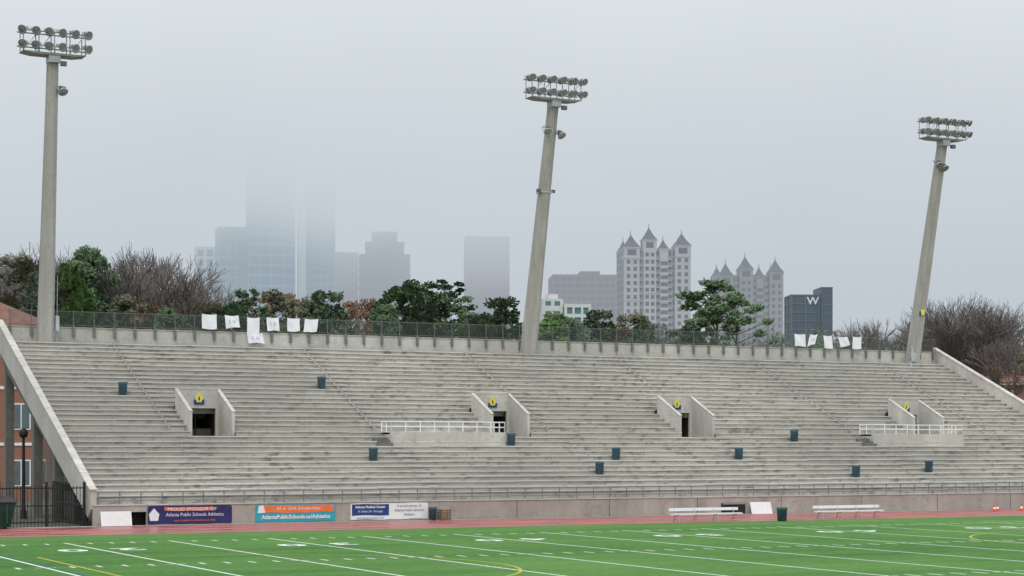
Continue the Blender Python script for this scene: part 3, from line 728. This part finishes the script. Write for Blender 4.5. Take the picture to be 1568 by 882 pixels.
# ------------------------------------------------------------ low cloud / fog bank over the city
def fog():
    m=bpy.data.materials.new('fog'); m.use_nodes=True; nt=m.node_tree; nt.nodes.clear(); L=nt.links.new; N=nt.nodes.new
    out=N('ShaderNodeOutputMaterial'); ab=N('ShaderNodeVolumeAbsorption'); em=N('ShaderNodeEmission'); ad=N('ShaderNodeAddShader')
    ab.inputs['Color'].default_value=(0,0,0,1)
    g=N('ShaderNodeTexCoord'); s=N('ShaderNodeSeparateXYZ'); L(g.outputs['Object'],s.inputs[0])
    def mr(f,a,bb,v0,v1,smooth=True):
        r_=N('ShaderNodeMapRange'); r_.interpolation_type='SMOOTHSTEP' if smooth else 'LINEAR'
        r_.inputs['From Min'].default_value=a; r_.inputs['From Max'].default_value=bb; r_.inputs['To Min'].default_value=v0; r_.inputs['To Max'].default_value=v1
        L(f,r_.inputs['Value']); return r_.outputs['Result']
    def ma(op,a,bb):
        x=N('ShaderNodeMath'); x.operation=op
        for i,v in enumerate((a,bb)):
            if isinstance(v,(int,float)): x.inputs[i].default_value=v
            else: L(v,x.inputs[i])
        return x.outputs[0]
    n=N('ShaderNodeTexNoise'); n.inputs['Scale'].default_value=.009; n.inputs['Detail'].default_value=1; L(g.outputs['Object'],n.inputs['Vector'])
    zz=ma('ADD',s.outputs['Z'],ma('MULTIPLY',ma('SUBTRACT',n.outputs['Fac'],.5),130.))
    upper=ma('MULTIPLY',mr(zz,112,240,0,.0125),mr(s.outputs['Y'],950,1250,.6,1.0))
    dens=ma('ADD',mr(s.outputs['Y'],950,1150,.0018,.00055),upper)
    L(dens,ab.inputs['Density'])
    r_=N('ShaderNodeValToRGB'); e=r_.color_ramp.elements
    e[0].position=0; e[0].color=(.525,.58,.635,1); e[1].position=.8; e[1].color=(.80,.86,.89,1)  # fog emits its own glow for scattered daylight, coloured brighter with height
    for p,c in ((.3,(.575,.63,.68)),(.5,(.665,.725,.765))):
        x=e.new(p); x.color=c+(1,)
    L(mr(s.outputs['Z'],90,300,0,1,False),r_.inputs['Fac']); L(r_.outputs['Color'],em.inputs['Color']); L(dens,em.inputs['Strength'])
    L(ab.outputs[0],ad.inputs[0]); L(em.outputs[0],ad.inputs[1]); L(ad.outputs[0],out.inputs['Volume'])
    try: m.cycles.volume_step_rate=1.4
    except Exception as ex: pass
    return m
M['fog']=fog()
b=B(); b.box(-560,560,740,1640,25,400,'fog'); b.obj('fog_bank',(CAM[0],CAM[1],0),-A)

# ------------------------------------------------------------ world, sun, camera
w=bpy.data.worlds.new('World'); sc.world=w; w.use_nodes=True; nt=w.node_tree; nt.nodes.clear(); L=nt.links.new; N=nt.nodes.new
out=N('ShaderNodeOutputWorld'); ad=N('ShaderNodeAddShader'); b1=N('ShaderNodeBackground'); b2=N('ShaderNodeBackground')
sky=N('ShaderNodeTexSky'); sky.sky_type='NISHITA'; sky.sun_disc=False; sky.sun_elevation=math.radians(50); sky.sun_rotation=math.radians(210); sky.dust_density=5
L(sky.outputs[0],b1.inputs['Color']); b1.inputs['Strength'].default_value=.01
g=N('ShaderNodeTexCoord'); s=N('ShaderNodeSeparateXYZ'); L(g.outputs['Generated'],s.inputs[0])
n=N('ShaderNodeTexNoise'); n.inputs['Scale'].default_value=3; n.inputs['Detail'].default_value=4; L(g.outputs['Generated'],n.inputs['Vector'])
a=N('ShaderNodeMath'); a.operation='MULTIPLY_ADD'; a.inputs[1].default_value=.05; L(n.outputs['Fac'],a.inputs[0]); L(s.outputs['Z'],a.inputs[2])
a2=N('ShaderNodeMath'); a2.operation='SUBTRACT'; a2.inputs[1].default_value=.025; L(a.outputs[0],a2.inputs[0])
r=N('ShaderNodeValToRGB'); e=r.color_ramp.elements
e[0].position=0; e[0].color=(.49,.55,.61,1); e[1].position=1; e[1].color=(1.25,1.28,1.30,1)
for p,c in ((.09,(.53,.585,.635)),(.15,(.63,.69,.73)),(.22,(.78,.835,.865))):
    x=e.new(p); x.color=c+(1,)
L(a2.outputs[0],r.inputs['Fac']); L(r.outputs['Color'],b2.inputs['Color']); b2.inputs['Strength'].default_value=1.0
L(b1.outputs[0],ad.inputs[0]); L(b2.outputs[0],ad.inputs[1]); L(ad.outputs[0],out.inputs['Surface'])
ld=bpy.data.lights.new('sun','SUN'); ld.energy=1.0; ld.angle=math.radians(25); ld.color=(1,.97,.93)
lo=bpy.data.objects.new('sun',ld); sc.collection.objects.link(lo)
lo.rotation_euler=Vector((-.35,-.55,.9)).to_track_quat('Z','Y').to_euler()
cd=bpy.data.cameras.new('camera'); cd.sensor_width=36; cd.lens=2900/1568*36; cd.shift_y=(685-441)/1568; cd.clip_end=9000; cd.clip_start=.5
co=bpy.data.objects.new('camera',cd); sc.collection.objects.link(co); co.location=CAM; co.rotation_euler=(math.pi/2,0,-A)
sc.camera=co
sc.view_settings.view_transform='Standard'; sc.view_settings.look='None'; sc.view_settings.exposure=0
